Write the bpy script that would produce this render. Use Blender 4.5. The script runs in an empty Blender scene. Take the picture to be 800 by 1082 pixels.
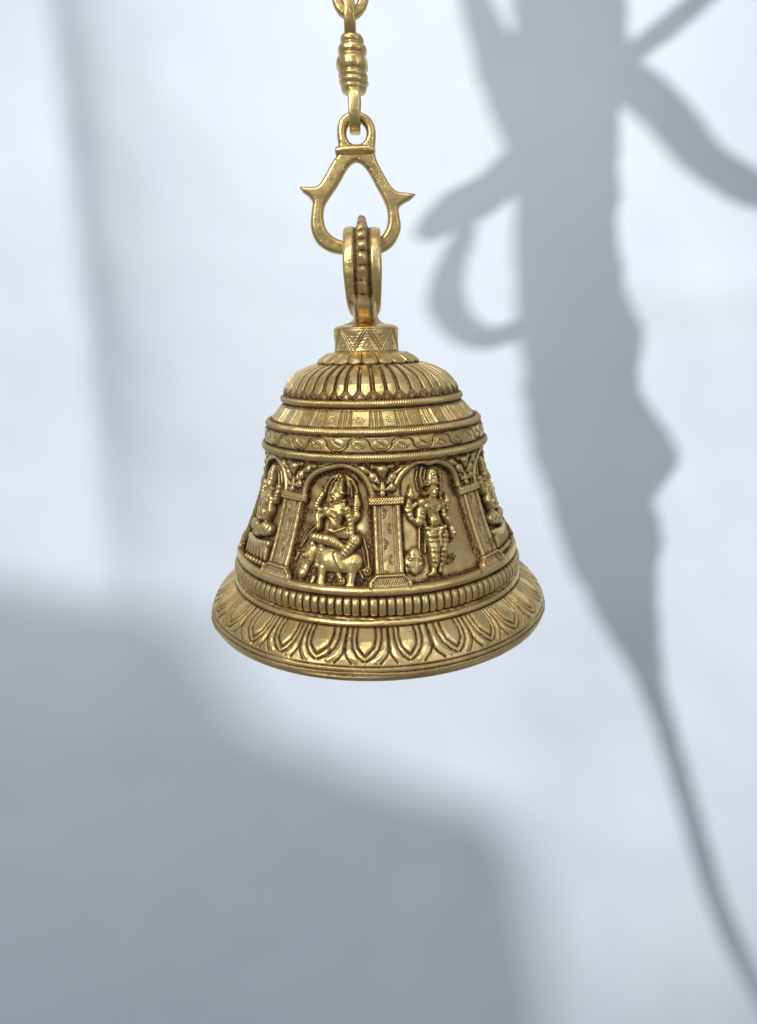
import bpy, math, random
import numpy as np
from mathutils import Vector, Matrix

random.seed(4); rng = np.random.default_rng(4)
S = 0.0004                      # metres per unit of drawing
D, H0 = 680.0, 358.0            # camera distance and eye height in drawing units
scene = bpy.context.scene
col = scene.collection
PI = math.pi

def W(px, py, y=0.0):           # drawing units -> metres (y = depth, + away from camera)
    return Vector(((px-400)*S, y*S, (541-py)*S))

# ------------------------------------------------------------------ materials
def new_mat(name):
    m = bpy.data.materials.new(name); m.use_nodes = True
    nt = m.node_tree; nt.nodes.clear()
    out = nt.nodes.new('ShaderNodeOutputMaterial')
    p = nt.nodes.new('ShaderNodeBsdfPrincipled')
    nt.links.new(p.outputs[0], out.inputs[0])
    return m, nt, p

def brass(name, use_attr=True, bump=0.25, rough=0.33, patina_amt=1.0, stain=0.25):
    m, nt, p = new_mat(name); N, L = nt.nodes.new, nt.links.new
    tc = N('ShaderNodeTexCoord')
    def noise(scale, detail=4, r=0.6):
        n = N('ShaderNodeTexNoise'); n.inputs['Scale'].default_value = scale
        n.inputs['Detail'].default_value = detail; n.inputs['Roughness'].default_value = r
        L(tc.outputs['Object'], n.inputs['Vector']); return n
    def ramp(src, a, b, ca=(0,0,0,1), cb=(1,1,1,1)):
        r = N('ShaderNodeValToRGB'); r.color_ramp.elements[0].position = a; r.color_ramp.elements[1].position = b
        r.color_ramp.elements[0].color = ca; r.color_ramp.elements[1].color = cb
        L(src, r.inputs[0]); return r
    def math_(op, a, b):
        n = N('ShaderNodeMath'); n.operation = op; n.use_clamp = True
        for i, v in enumerate((a, b)):
            if isinstance(v, (int, float)): n.inputs[i].default_value = v
            else: L(v, n.inputs[i])
        return n.outputs[0]
    big = noise(45, 5); mid = noise(260, 4); fine = noise(1300, 3); pit = noise(620, 2)
    base = ramp(big.outputs[0], 0.32, 0.7, (0.60, 0.43, 0.155, 1), (0.84, 0.655, 0.31, 1))
    stn = math_('MULTIPLY', ramp(mid.outputs[0], 0.58, 0.78).outputs[0], stain)
    spot = noise(170, 2, 0.4); stn = math_('MAXIMUM', stn, math_('MULTIPLY', ramp(spot.outputs[0], 0.70, 0.76).outputs[0], 0.75))
    pat = stn
    if use_attr:
        a = N('ShaderNodeAttribute'); a.attribute_name = 'patina'
        v = math_('MULTIPLY', a.outputs['Fac'], patina_amt)
        brk = ramp(fine.outputs[0], 0.25, 0.75, (0.55,)*3+(1,), (1.3,)*3+(1,))
        v = math_('MULTIPLY', v, brk.outputs[0])
        pat = math_('MAXIMUM', v, stn)
    pcol = ramp(mid.outputs[0], 0.35, 0.65, (0.020, 0.007, 0.004, 1), (0.12, 0.046, 0.016, 1))
    mix = N('ShaderNodeMix'); mix.data_type = 'RGBA'
    L(pat, mix.inputs[0]); L(base.outputs[0], mix.inputs[6]); L(pcol.outputs[0], mix.inputs[7])
    L(mix.outputs[2], p.inputs['Base Color'])
    met = math_('SUBTRACT', 1.0, math_('MULTIPLY', pat, 0.75)); L(met, p.inputs['Metallic'])
    ro = math_('ADD', math_('MULTIPLY', pat, 0.25), ramp(mid.outputs[0], 0.3, 0.75, (rough-0.05,)*3+(1,), (rough+0.1,)*3+(1,)).outputs[0])
    L(ro, p.inputs['Roughness'])
    L(math_('SUBTRACT', 0.5, math_('MULTIPLY', pat, 0.42)), p.inputs['Specular IOR Level'])
    # cast surface: soft undulation, grain and small pits
    b1 = N('ShaderNodeBump'); b1.inputs['Strength'].default_value = bump; b1.inputs['Distance'].default_value = 0.0006
    L(mid.outputs[0], b1.inputs['Height'])
    b2 = N('ShaderNodeBump'); b2.inputs['Strength'].default_value = bump*0.9; b2.inputs['Distance'].default_value = 0.00018
    L(fine.outputs[0], b2.inputs['Height']); L(b1.outputs[0], b2.inputs['Normal'])
    pr = ramp(pit.outputs[0], 0.27, 0.34)
    b3 = N('ShaderNodeBump'); b3.inputs['Strength'].default_value = 0.5; b3.inputs['Distance'].default_value = 0.0003
    L(pr.outputs[0], b3.inputs['Height']); L(b2.outputs[0], b3.inputs['Normal'])
    L(b3.outputs[0], p.inputs['Normal'])
    return m

M_BELL = brass('antique_brass', True, 0.26, 0.31, 1.0, 0.42)
M_HOOK = brass('plain_brass', True, 0.35, 0.29, 0.8, 0.12)

# ------------------------------------------------------------------ mesh helpers
def tag(o, label=None, cat=None, group=None, kind=None):
    if label: o['label'] = label
    if cat: o['category'] = cat
    if group: o['group'] = group
    if kind: o['kind'] = kind
    return o

def mesh_obj(name, verts, faces, mat, parent=None, attr=None):
    """verts (n,3) float array, faces (m,4) int array"""
    me = bpy.data.meshes.new(name)
    verts = np.ascontiguousarray(verts, dtype=np.float32); faces = np.ascontiguousarray(faces, dtype=np.int32)
    k = faces.shape[1]
    me.vertices.add(len(verts)); me.vertices.foreach_set('co', verts.ravel())
    me.loops.add(faces.size); me.loops.foreach_set('vertex_index', faces.ravel())
    me.polygons.add(len(faces)); me.polygons.foreach_set('loop_start', np.arange(0, faces.size, k, dtype=np.int32))
    me.update(calc_edges=True); me.validate()
    me.polygons.foreach_set('use_smooth', np.ones(len(me.polygons), dtype=bool))
    if attr is not None:
        a = me.attributes.new('patina', 'FLOAT', 'POINT'); a.data.foreach_set('value', np.ascontiguousarray(attr, dtype=np.float32).ravel())
    me.materials.append(mat)
    o = bpy.data.objects.new(name, me); col.objects.link(o)
    if parent: o.parent = parent
    return o

def grid_faces(nr, nc, wrap=False):
    i, j = np.meshgrid(np.arange(nr-1), np.arange(nc if wrap else nc-1), indexing='ij')
    j2 = (j+1) % nc
    return np.stack([i*nc+j, i*nc+j2, (i+1)*nc+j2, (i+1)*nc+j], -1).reshape(-1, 4)

def blur(a, n, wrap):
    """box blur n cells each way, twice"""
    for _ in range(2):
        for ax in (0, 1):
            p = [(0, 0), (0, 0)]; p[ax] = (n, n)
            b = np.pad(a, p, mode='wrap' if (ax == 1 and wrap) else 'edge')
            c = np.cumsum(b, axis=ax); z = np.zeros_like(np.take(c, [0], axis=ax))
            c = np.concatenate([z, c], axis=ax); L_ = a.shape[ax]
            a = (np.take(c, np.arange(2*n+1, 2*n+1+L_), axis=ax) - np.take(c, np.arange(0, L_), axis=ax))/(2*n+1)
    return a

def sdist(x, y, a, b):
    """distance to a segment and position along it"""
    ax, ay = a; bx, by = b; dx, dy = bx-ax, by-ay
    t = np.clip(((x-ax)*dx+(y-ay)*dy)/(dx*dx+dy*dy+1e-9), 0, 1)
    return np.hypot(x-ax-t*dx, y-ay-t*dy), t

def pdist(x, y, pts):
    d = None
    for a, b in zip(pts[:-1], pts[1:]):
        e, _ = sdist(x, y, a, b); d = e if d is None else np.minimum(d, e)
    return d

def groove(d, w): return np.exp(-(d/w)**2)
def sstep(a, b, x):
    t = np.clip((x-a)/(b-a), 0, 1); return t*t*(3-2*t)
def vnoise(x, y, seed, f):
    """smooth pseudo-noise from summed sines"""
    r = np.random.default_rng(seed); o = np.zeros_like(x)
    for _ in range(7):
        a = r.uniform(0, 2*PI); k = f*r.uniform(0.6, 1.7); o += np.sin((x*math.cos(a)+y*math.sin(a))*k+r.uniform(0, 6.3))
    return o/4

# ------------------------------------------------------------------ the bell's profile
# (height h, radius R) on the outside, top to bottom, in drawing units
PROF = [(341.5, 0.5), (342.0, 20), (343.5, 29), (345, 32.5), (347, 34.3), (352, 34.2), (360, 33.4), (368, 33.6), (371, 34.4), (372.5, 36.5),
        (374.5, 42), (379, 49), (383, 52.5), (384.5, 54), (386, 60), (389.5, 70), (394.5, 79), (401, 85), (407, 88.6), (412.5, 91.0), (414, 92.2),
        (421, 93.0), (423.0, 94.2), (430, 99.5), (437, 105.5), (438, 108), (443, 111.5), (445.0, 112.6), (452, 113.4), (458, 114.2),
        (460, 114.6), (466, 114.8), (467.8, 112), (470, 110.5), (480, 111.6), (492, 113.6), (505, 116.8), (520, 121.4), (535, 126.6), (550, 132.6), (563, 138.8),
        (565.3, 140.3), (571.5, 141.6), (573, 142.0), (586.5, 143.4), (588, 141.5), (590.0, 140.6), (592.5, 143.6), (596.5, 146.0), (598.2, 146.6),
        (600.5, 150.3), (604.5, 156.6), (609, 162.0), (614, 166.0), (619, 168.6), (623.5, 169.8), (627.2, 169.6), (630.0, 168.2), (631.8, 165.6), (632.4, 162.5)]
INNER = [(632.0, 159), (626, 156.5), (615, 150), (600, 139), (585, 132), (560, 126), (520, 112), (480, 102), (440, 96), (410, 84), (395, 70), (388, 50), (386, 20), (386, 0.5)]
hp = np.array([p[0] for p in PROF]); rp = np.array([p[1] for p in PROF])
sp = np.concatenate([[0], np.cumsum(np.hypot(np.diff(hp), np.diff(rp)))])
s_d = np.arange(0, sp[-1], 0.25)
ker = np.exp(-np.linspace(-2.2, 2.2, 11)**2); ker /= ker.sum()
def smooth1(a): return np.convolve(np.pad(a, 5, mode='edge'), ker, mode='valid')
h_d = smooth1(np.interp(s_d, sp, hp)); r_d = smooth1(np.interp(s_d, sp, rp))
th_, tr_ = np.gradient(h_d), np.gradient(r_d); tn = np.hypot(th_, tr_); nr_d, nh_d = th_/tn, -tr_/tn   # outward normal (R, h)
def R_s(s): return np.interp(s, s_d, r_d)
def H_s(s): return np.interp(s, s_d, h_d)
iv = np.argmax(h_d > 345)
def S_h(h): return np.interp(h, h_d[iv:-8], s_d[iv:-8])
def yf_s(s): return H0+(H_s(s)-H0)*D/(D-R_s(s))      # height at which the front line of this ring is seen
yf_d = H0+(h_d-H0)*D/(D-r_d)
def S_y(y): return float(np.interp(y, yf_d[iv:], s_d[iv:]))
TILT = math.radians(1.4); ROOTX, ROOTH = 400.0, 629.8
def dxh(h): return np.interp(h, [345, 372, 385, 419, 463, 550, 625], [-6.5, -6, -4.5, -2, 0, -.5, 0])

def surf(th, s, H=0.0):
    """bell-local metres"""
    R = R_s(s); h = H_s(s); R2 = R+H*np.interp(s, s_d, nr_d); h2 = h+H*np.interp(s, s_d, nh_d)
    return np.stack([(R2*np.sin(th)+dxh(h))*S, -R2*np.cos(th)*S, (ROOTH-h2)*S], -1)

def project(th, s, H=3.0):
    p = surf(np.array(th), np.array(s), H)/S
    x = p[0]*math.cos(-TILT)+p[2]*math.sin(-TILT); z = -p[0]*math.sin(-TILT)+p[2]*math.cos(-TILT)
    X = x+ROOTX-400; Z = z+(H0-ROOTH); k = D/(D+p[1])
    return X*k+400, H0-Z*k

def unproject(px, py, th0=0.0, H=3.0):
    th, s = th0, S_y(py)
    for _ in range(12):
        x, y = project(th, s, H); e = 1e-3
        x1, y1 = project(th+e, s, H); x2, y2 = project(th, s+e*50, H)
        J = np.array([[(x1-x)/e, (x2-x)/(e*50)], [(y1-y)/e, (y2-y)/(e*50)]])
        d = np.linalg.solve(J, np.array([px-x, py-y])); d[0] = np.clip(d[0], -.3, .3); d[1] = np.clip(d[1], -20, 20)
        th += d[0]; s = float(np.clip(s+d[1], 5, sp[-1]-3))
    return th, s

bell = bpy.data.objects.new('brass_bell', None); col.objects.link(bell)
bell.empty_display_size = 0.02
bell.location = W(ROOTX, ROOTH); bell.rotation_euler = (0, -TILT, 0)
tag(bell, 'ornate antique brass hanging bell with carved figures in arched niches and a lotus petal rim', 'bell')

# sampling: dense where the photograph sees it
dense = np.radians(np.arange(-102, 102, 0.155)); coarse = np.radians(np.arange(102, 258, 0.5))
TH = np.concatenate([dense, coarse]); NC = len(TH)
SR = np.arange(0.4, sp[-1]-0.2, 0.5)
th, ss = np.meshgrid(TH, SR)
Rg, yg = R_s(ss), yf_s(ss)
th180 = (th+PI) % (2*PI)-PI
mag = D/(D-Rg)

def unit(n, phase=0.0):
    """angle folded into n repeats: signed offset from the nearest repeat centre, as seen-from-front units"""
    a = (th-phase)*n/(2*PI)+(n > 10)*(0.05*np.sin(5*th+n)+0.045*np.sin(11*th+2*n)+0.03*np.sin(23*th+n)); f = a-np.round(a)
    return f*2*PI/n*Rg*mag

Hf = np.zeros_like(th)
pat0 = np.zeros_like(th)
def band(y0, y1, f=0.6): return sstep(y0-f, y0+f, yg)*(1-sstep(y1-f, y1+f, yg))
def roll(y0, y1, r): 
    t = (yg-(y0+y1)/2)/((y1-y0)/2); return r*np.sqrt(np.clip(1-t*t, 0, 1))

# cap: engraved zigzag with hatching
x = unit(7, -0.40); y = yg; ax = np.abs(x); sgn = np.sign(x)
hx = PI/7*Rg*mag
ln = np.abs(ax-(hx*0.96)*(370-y)/(370-347))*0.80
g = groove(ln-1.4, 0.55)+groove(ln+0, 0.45)*0
inside = (hx*0.96)*(370-y)/(370-347)-ax
hat = groove(np.abs(ln-3.6), 1.3)*(0.5+0.5*np.cos((y+ax*0.35)*2*PI/2.6))
Hf -= band(347, 370)*(1.0*g+0.55*hat)
for (cx, cy) in ((0, 352),):
    d = np.abs(np.hypot(x-cx, y-cy)-2.6); Hf -= band(347, 370)*0.7*groove(d, 0.5)*(y > cy)
d = np.abs(np.hypot(ax-hx, y-365)-2.6); Hf -= band(347, 370)*0.7*groove(d, 0.5)*(y < 365)
Hf -= 0.8*groove(y-347.0, 0.5)+0.7*groove(y-371.0, 0.5)
# petal collar
x = unit(20, 0.06); hw = PI/20*Rg*mag; ax = np.abs(x)
t = (yg-373.5)/(385.5-373.5)
scall = 385.8-3.4*(np.clip(ax/hw, 0, 1))**2.2
inp = sstep(-0.5, 0.7, scall-yg)*sstep(372, 375, yg)*(yg < 390)
Hf += inp*(2.4-1.6*(ax/hw)**2)
Hf -= 1.6*groove(hw-ax, 0.8)*band(374, 386)
Hf -= 1.2*groove(scall+0.9-yg, 0.8)*(yg < 392)*(yg > 378)
# fluted dome
x = unit(46, -0.03); hw = PI/46*Rg*mag; ax = np.abs(x)/hw
ytip = 419.5; wid = 0.74*np.clip((ytip-yg)/6.0, 0, 1)**0.8
wid = np.minimum(wid, np.interp(yg, [386, 390, 396, 404, 414, 420], [0.45, 0.58, 0.64, 0.7, 0.74, 0.74]))
dome = band(387, 421.5)
body = sstep(-0.10, 0.10, (wid-ax))
Hf += dome*(2.0*body*(1-0.10*(ax/0.75)**2)-0.9*(1-body))
Hf += dome*1.3*groove((1-ax)*hw, 0.5)*sstep(392, 400, yg)*(1-sstep(411, 415, yg))
chev = np.abs((1-ax)*hw*1.1-(yg-413.5))*0.7
Hf += dome*1.4*groove(chev, 0.8)*(yg > 413)
# rope rings
for (y0, y1, r, n) in ((422.8, 431.0, 3.0, 250), (452.8, 460.0, 2.6, 300), (479.8, 488.4, 2.9, 320)):
    rr = roll(y0, y1, r); c = (y0+y1)/2
    tw = np.cos((th*n)+(yg-c)*0.5)
    amp = 0.30*(0.65+0.35*np.clip(vnoise(th*60, yg*0.1, n, 0.4)+0.6, 0, 1))
    Hf += rr+(-amp*(1-tw)*0.9)*(rr > 0.4)*np.clip(rr/r, 0, 1)
    Hf -= 1.2*groove(yg-y0+0.3, 0.8)+1.5*groove(yg-y1-0.4, 0.9)
# engraved panel band
x = unit(24, -0.11); hx = PI/24*Rg*mag; ax = np.abs(x); b = band(434, 451.5)
for k in (0.0, 3.6): Hf -= b*0.85*groove(hx-ax-k-1.3, 0.55)
Hf += b*0.7*(ax < 7.6)*sstep(7.8, 6.8, ax)
Hf -= b*0.7*groove(ax-8.6, 0.6)
d = np.hypot(x, yg-443.5); Hf -= b*(0.6*groove(d-2.5, 0.55)*(0.55+0.45*np.cos(6*np.arctan2(yg-443.5, x)))+0.5*groove(d, 0.6))
Hf -= 0.8*groove(yg-434.0, 0.5)+0.8*groove(yg-451.4, 0.5)
# scroll band: running wave with hatched leaves
n = 18; a = (th+0.20)*n/(2*PI); f = a-np.floor(a); per = 2*PI/n*Rg*mag; b = band(461.5, 478.6)
yc = 470.0
xx = f*per
for k in (-1, 0, 1):
    for (c0, up) in ((0.25, 1), (0.75, -1)):
        cx = (c0+k)*per; cy = yc
        d = np.hypot(xx-cx, (yg-cy)*1.62); half = sstep(1.0, -0.2, (yg-cy)*up)
        Hf -= b*half*(1.2*groove(d-per/4, 0.85)+0.8*groove(d-per/4+3.4, 0.6)*((xx-cx)*up < 5))
        for q in range(4):
            ex, ey = cx+up*(q*2.2-3.0), cy+up*(-0.6+q*1.2)
            dd = np.abs(np.hypot(xx-ex+up*2.6, yg-ey-up*1.5)-3.3)
            Hf -= b*0.8*groove(dd, 0.5)*(np.hypot(xx-ex, yg-ey) < 3.0)
        Hf += b*0.5*groove(np.maximum(d-5.4, 0), 2.4)
Hf -= 0.9*groove(yg-462.0, 0.55)+0.9*groove(yg-478.4, 0.6)
# plain ridge, bead ring, under ridge
Hf += roll(620.8, 630.2, 2.8)
Hf -= 1.4*groove(yg-631, 0.9)
x = unit(124, -0.02); hw = PI/124*Rg*mag; ax = np.abs(x)/hw
rr = roll(632.0, 649.6, 1.0)
Hf += rr*(5.0*np.sqrt(np.clip(1-(ax*0.80)**2.4, 0, 1))-1.2)-2.4*groove(1-ax, 0.16)*(rr > 0.3)
Hf -= 1.4*groove(yg-650.6, 0.9)
Hf += roll(655.5, 662.2, 1.5)+0.5*vnoise(th*150, yg*1.1, 5, 0.5)*band(650.5, 656)
Hf -= 1.1*groove(yg-662.8, 0.8)
# lotus rim
n = 28; ph = math.radians(-3.4); x = unit(n, ph); ax = np.abs(x); y = yg
hwid = PI/n*Rg*mag; axn = ax/hwid*23.75
b = band(663.5, 703.5)
inner = [(10.2, 660), (11.0, 672), (9.3, 683), (4.6, 689), (0.4, 693.5)]
midl = [(16.6, 660), (16.9, 675), (14.3, 686), (8.5, 694.5), (1.6, 699.8)]
junc = [(23.75, 660), (23.3, 680), (22.6, 688)]
spl = [(23.75, 688), (20.4, 695), (15.2, 702.0)]
for pl, dep, w in ((inner, 1.9, 0.8), (midl, 1.8, 0.75), (junc, 1.9, 0.85), (spl, 1.7, 0.75)):
    Hf -= b*dep*groove(pdist(axn, y, pl), w)
din = pdist(axn, y, inner)
ins = (axn < np.interp(y, [660, 672, 683, 689, 693.5], [10.2, 11, 9.3, 4.6, 0.1]))
Hf += b*(0.7*ins*sstep(0, 5, din)+0.4*groove(pdist(axn, y, [(13.6, 660), (13.9, 675), (11.6, 684.5), (6.5, 692), (0.8, 697)]), 1.4)
         + 0.6*groove(pdist(axn, y, [(20.2, 662), (20.2, 682), (16.6, 692), (10, 699.5)]), 1.9))
Hf -= 1.7*groove(yg-705.8, 0.8)*(0.8+0.4*vnoise(th*40, yg*0.05, 9, 0.5))+1.7*groove(yg-711.4, 0.8)*(0.8+0.4*vnoise(th*40, yg*0.05, 11, 0.5))
# hand-finished wobble over everything
wob = (0.38+1.0*sstep(690, 715, yg))*vnoise(np.minimum(th, 2*PI-th)*Rg, ss*0.5, 21, 0.055)+0.18*vnoise(th*Rg, ss, 22, 0.3)
Hf += wob*sstep(346, 350, yg)*(yg < 716)

# ------------------------------------------------------------------ frieze: niches, arches, columns, figures
COLC = math.radians(5.0); STEP = PI/4
NCH = [COLC+STEP*(k-0.5) for k in range(8)]        # niche centres; k=0 rider, k=1 standing
FY0, FY1 = 488.5, 620.8
def sm(pts):
    a = np.array(pts); t = np.linspace(0, 1, len(a)); q = np.linspace(0, 1, 60); a = np.stack([np.interp(q, t, a[:, 0]), np.interp(q, t, a[:, 1])], 1)
    for _ in range(14): a[1:-1] = (a[:-2]+2*a[1:-1]+a[2:])/4
    return [tuple(v) for v in a[::2]]+[tuple(a[-1])]
class Panel:
    """turns zoomed-photograph coordinates into niche coordinates (arc length u, slant s)"""
    def __init__(self, thc, ox, oy, k): self.c, self.ox, self.oy, self.k = thc, ox, oy, k
    def p(self, X, Y):
        t, s = unproject(self.ox+X/self.k, self.oy+Y/self.k, self.c)
        return ((t-self.c)*float(R_s(s)), s)
    def pts(self, L_): return [self.p(*q) for q in L_]
    def r(self, r): return r/self.k/1.215
PA = Panel(NCH[0], 300, 480, 7.73)
PB = Panel(NCH[1], 420, 480, 8.325)
PC = Panel(COLC, 380, 470, 6.36)

ARCH_A = sm(PA.pts([(150, 345), (152, 300), (168, 232), (215, 165), (300, 120), (400, 100), (480, 100), (565, 115), (640, 165), (690, 235), (718, 310), (722, 345)]))
ARCH_B = sm(PB.pts([(-5, 260), (14, 210), (62, 150), (130, 98), (220, 75), (290, 92), (340, 70), (400, 64), (470, 92), (520, 150), (546, 225), (552, 270)]))
def mirror_arch(a): return [(-u, s) for u, s in a][::-1]
archs = [ARCH_A, ARCH_B, ARCH_A, ARCH_B, ARCH_A, ARCH_B, ARCH_A, ARCH_A]
fz = (yg > FY0-3) & (yg < FY1+3); rows = np.where(fz.any(axis=1))[0]; r0, r1 = rows[0], rows[-1]+1
bandf = (sstep(FY0-0.5, FY0+2.0, yg)*(1-sstep(FY1-2.5, FY1+0.3, yg)))[r0:r1]
thf, sf, Rf = th[r0:r1], ss[r0:r1], Rg[r0:r1]
Hz = np.zeros_like(thf); pz = np.zeros_like(thf)
def rel(thv, c): return (thv-c+PI) % (2*PI)-PI
for k in range(8):
    u = rel(thf, NCH[k])*Rf; m = np.abs(rel(thf, NCH[k])) <= STEP/2+1e-6
    ar = archs[k]; us = np.array([q[0] for q in ar]); vs = np.array([q[1] for q in ar])
    sarch = np.interp(u, us, vs, left=1e3, right=1e3)
    colw = STEP/2*Rf-11.2
    inside = np.where(sf > vs[0], (np.abs(u) < colw), (sf > sarch))*m
    dd = np.where(sf > vs[0]-3, colw-np.abs(u), 99); dd = np.minimum(dd, np.where(sf <= vs[0]+3, pdist(u, sf, ar), 99))
    dep = np.where(inside, -5.0*sstep(0.0, 3.5, dd), 0)
    Hz += dep
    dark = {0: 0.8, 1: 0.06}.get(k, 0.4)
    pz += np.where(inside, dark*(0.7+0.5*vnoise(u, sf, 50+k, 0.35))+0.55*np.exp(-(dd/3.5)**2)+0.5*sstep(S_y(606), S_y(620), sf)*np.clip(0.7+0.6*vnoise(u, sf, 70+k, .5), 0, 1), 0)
    if k == 0:   # rough dark ground under the rider's animal
        Hz += inside*0.7*vnoise(u, sf, 7, 0.9)*sstep(S_y(585), S_y(612), sf)
    else:
        Hz += inside*0.13*vnoise(u, sf, 8+k, 0.35)
def blobs(u, v, prims):
    """prims: (polyline pts, radii, z, flat, stripe) -> union of rounded tubes"""
    out = np.full_like(u, -9.0)
    for pts, rad, z, flat, stripe in prims:
        best = np.full_like(u, -9.0); L0 = 0.0
        if len(pts) == 1: pts = [pts[0], (pts[0][0]+0.01, pts[0][1])]; rad = [rad[0], rad[0]]
        for (a, b, ra, rb) in zip(pts[:-1], pts[1:], rad[:-1], rad[1:]):
            d, t = sdist(u, v, a, b); r = ra+(rb-ra)*t; seg = math.hypot(b[0]-a[0], b[1]-a[1])
            q = np.clip(1-(d/r)**2, 0, 1); hgt = np.where(d < r, z+flat*r*np.sqrt(q), -9.0)
            if stripe:
                w, amp = stripe; hgt = hgt-amp*np.clip(np.cos((L0+t*seg)*2*PI/w), -0.2, 1)*np.sqrt(q)
            L0 += seg; best = np.maximum(best, hgt)
        out = np.maximum(out, best)
    return out

def conv(Pn, prims):
    o = []
    for q in prims:
        pts, rad, z = q[0], q[1], q[2]; flat = q[3] if len(q) > 3 else 0.9; stripe = q[4] if len(q) > 4 else None
        if not isinstance(rad, (list, tuple)): rad = [rad]*len(pts)
        o.append((Pn.pts(pts), [Pn.r(r) for r in rad], z, flat, (stripe[0]/Pn.k/1.215, stripe[1]) if stripe else None))
    return o

RIDER = [
 # ribbons of the headdress and drapery
 ([(298, 340), (322, 262), (365, 195), (440, 168)], 13, 0.6), ([(362, 320), (372, 240), (420, 190)], 10, 1.4),
 ([(470, 172), (545, 215), (585, 290), (588, 350)], 14, 0.8), ([(500, 200), (535, 262), (545, 350)], 10, 1.6), ([(480, 195), (512, 260), (515, 330)], 9, 2.2),
 ([(235, 585), (175, 640), (105, 745)], 12, 0.2), ([(255, 610), (205, 670), (130, 775)], 12, 0.5), ([(215, 560), (165, 610), (108, 700)], 9, 0),
 ([(590, 630), (648, 690), (678, 800), (690, 905)], 11, 0.2), ([(560, 640), (620, 720), (650, 830), (660, 900)], 9, 0.2),
 ([(590, 850), (600, 930), (640, 1005)], 10, 0.3),
 # animal: body, head, legs
 ([(335, 850), (420, 860), (500, 880), (560, 880)], [85, 88, 72, 70], 1.5, 0.55),
 ([(300, 920), (288, 985), (278, 1060)], [40, 30, 32], 2.0), ([(262, 1066), (300, 1070)], 22, 2.2),
 ([(560, 890), (545, 970), (530, 1060)], [60, 38, 28], 1.5, 0.75), ([(510, 1068), (550, 1072)], 20, 2),
 ([(215, 1000), (190, 1060)], [22, 18], 0.5), ([(430, 975), (455, 1020)], [25, 18], 0),
 ([(205, 775), (180, 830), (150, 880), (128, 950)], [62, 58, 44, 42], 1.2, 0.62),
 ([(150, 830), (120, 810)], [16, 8], 3), ([(128, 958)], 40, 2.5, 0.8), ([(160, 822)], 16, 6.2), ([(215, 730), (190, 790)], [26, 20], 3.5),
 ([(290, 730), (275, 810), (250, 895)], [30, 28, 26], 3.0, 0.7, (30, .7)),
 ([(150, 830), (168, 800), (188, 810), (180, 840)], 7, 5.6),
 # rider: skirt, torso, legs
 ([(395, 620), (505, 640)], [48, 48], 3.0, 0.7, (26, .6)),
 ([(430, 455), (408, 540), (398, 585)], [72, 52, 44], 4.0, 0.62),
 ([(360, 478)], 34, 6.5), ([(452, 482)], 32, 6.5), ([(398, 578)], 34, 5.5), ([(398, 580)], 8, 10.5),
 ([(340, 452)], 32, 5.5), ([(512, 450)], 34, 5.5),
 ([(512, 460), (540, 560), (545, 650)], [34, 27, 27], 5, 0.9, (34, .7)),
 ([(225, 672), (330, 692), (395, 710), (462, 748)], [32, 40, 36, 26], 5.0, 0.85, (32, .8)),
 ([(575, 705), (530, 760), (470, 830)], [46, 42, 34], 5.0, 0.85, (30, 1.0)),
 ([(415, 822), (435, 880), (462, 930)], [26, 24, 16], 5.5),
 # arms and hands
 ([(335, 460), (275, 450), (240, 425)], [24, 20, 20], 3.5), ([(245, 430), (272, 380), (300, 325)], [26, 24, 22], 4.5, 0.9, (24, .8)),
 ([(335, 470), (275, 520)], [22, 20], 4), ([(268, 495), (270, 545), (272, 590)], [26, 30, 26], 5.5),
 ([(515, 440), (555, 480), (590, 515)], [22, 22, 24], 3.5), ([(588, 350), (592, 410), (585, 455)], [22, 34, 26], 4.5, 0.85, (20, .7)), ([(590, 500), (575, 535)], [32, 22], 4.5, .9, (18, .6)),
 # neck, head, crown
 ([(430, 425)], 36, 4.5), ([(430, 345), (430, 385)], [48, 36], 5.5, 0.85), ([(375, 375)], 16, 5), ([(488, 380)], 16, 5), ([(372, 408)], 12, 5), ([(490, 410)], 12, 5),
 ([(428, 345), (427, 372)], [7, 12], 9.8), ([(405, 350)], 10, 9.2), ([(452, 350)], 10, 9.2), ([(428, 396)], 10, 9),
 ([(372, 320), (430, 300), (488, 320)], 12, 7.5), ([(460, 195), (450, 250), (438, 300)], [24, 38, 50], 4.5, 0.9),
 ([(455, 195), (430, 300)], 7, 9.2), ([(420, 230), (398, 300)], 6, 8.0), ([(480, 215), (475, 300)], 6, 8.0), ([(462, 180)], 15, 6),
 # necklaces and sash
 ([(375, 440), (425, 468), (480, 442)], 7, 8.2), ([(365, 470), (420, 515), (470, 480)], 6, 8.2), ([(350, 500), (400, 550), (455, 510)], 6, 7.2),
 ([(350, 610), (410, 632), (500, 600)], 10, 7.2),
 # rosettes on the ground
 ([(455, 1032)], 34, 0.5, 0.7), ([(455, 1032)], 14, 3.2), ([(680, 950)], 36, 0.3, 0.6), ([(680, 950)], 14, 2.6), ([(640, 940)], 12, 1), ([(60, 850), (90, 800)], 12, 0.6)]

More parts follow.
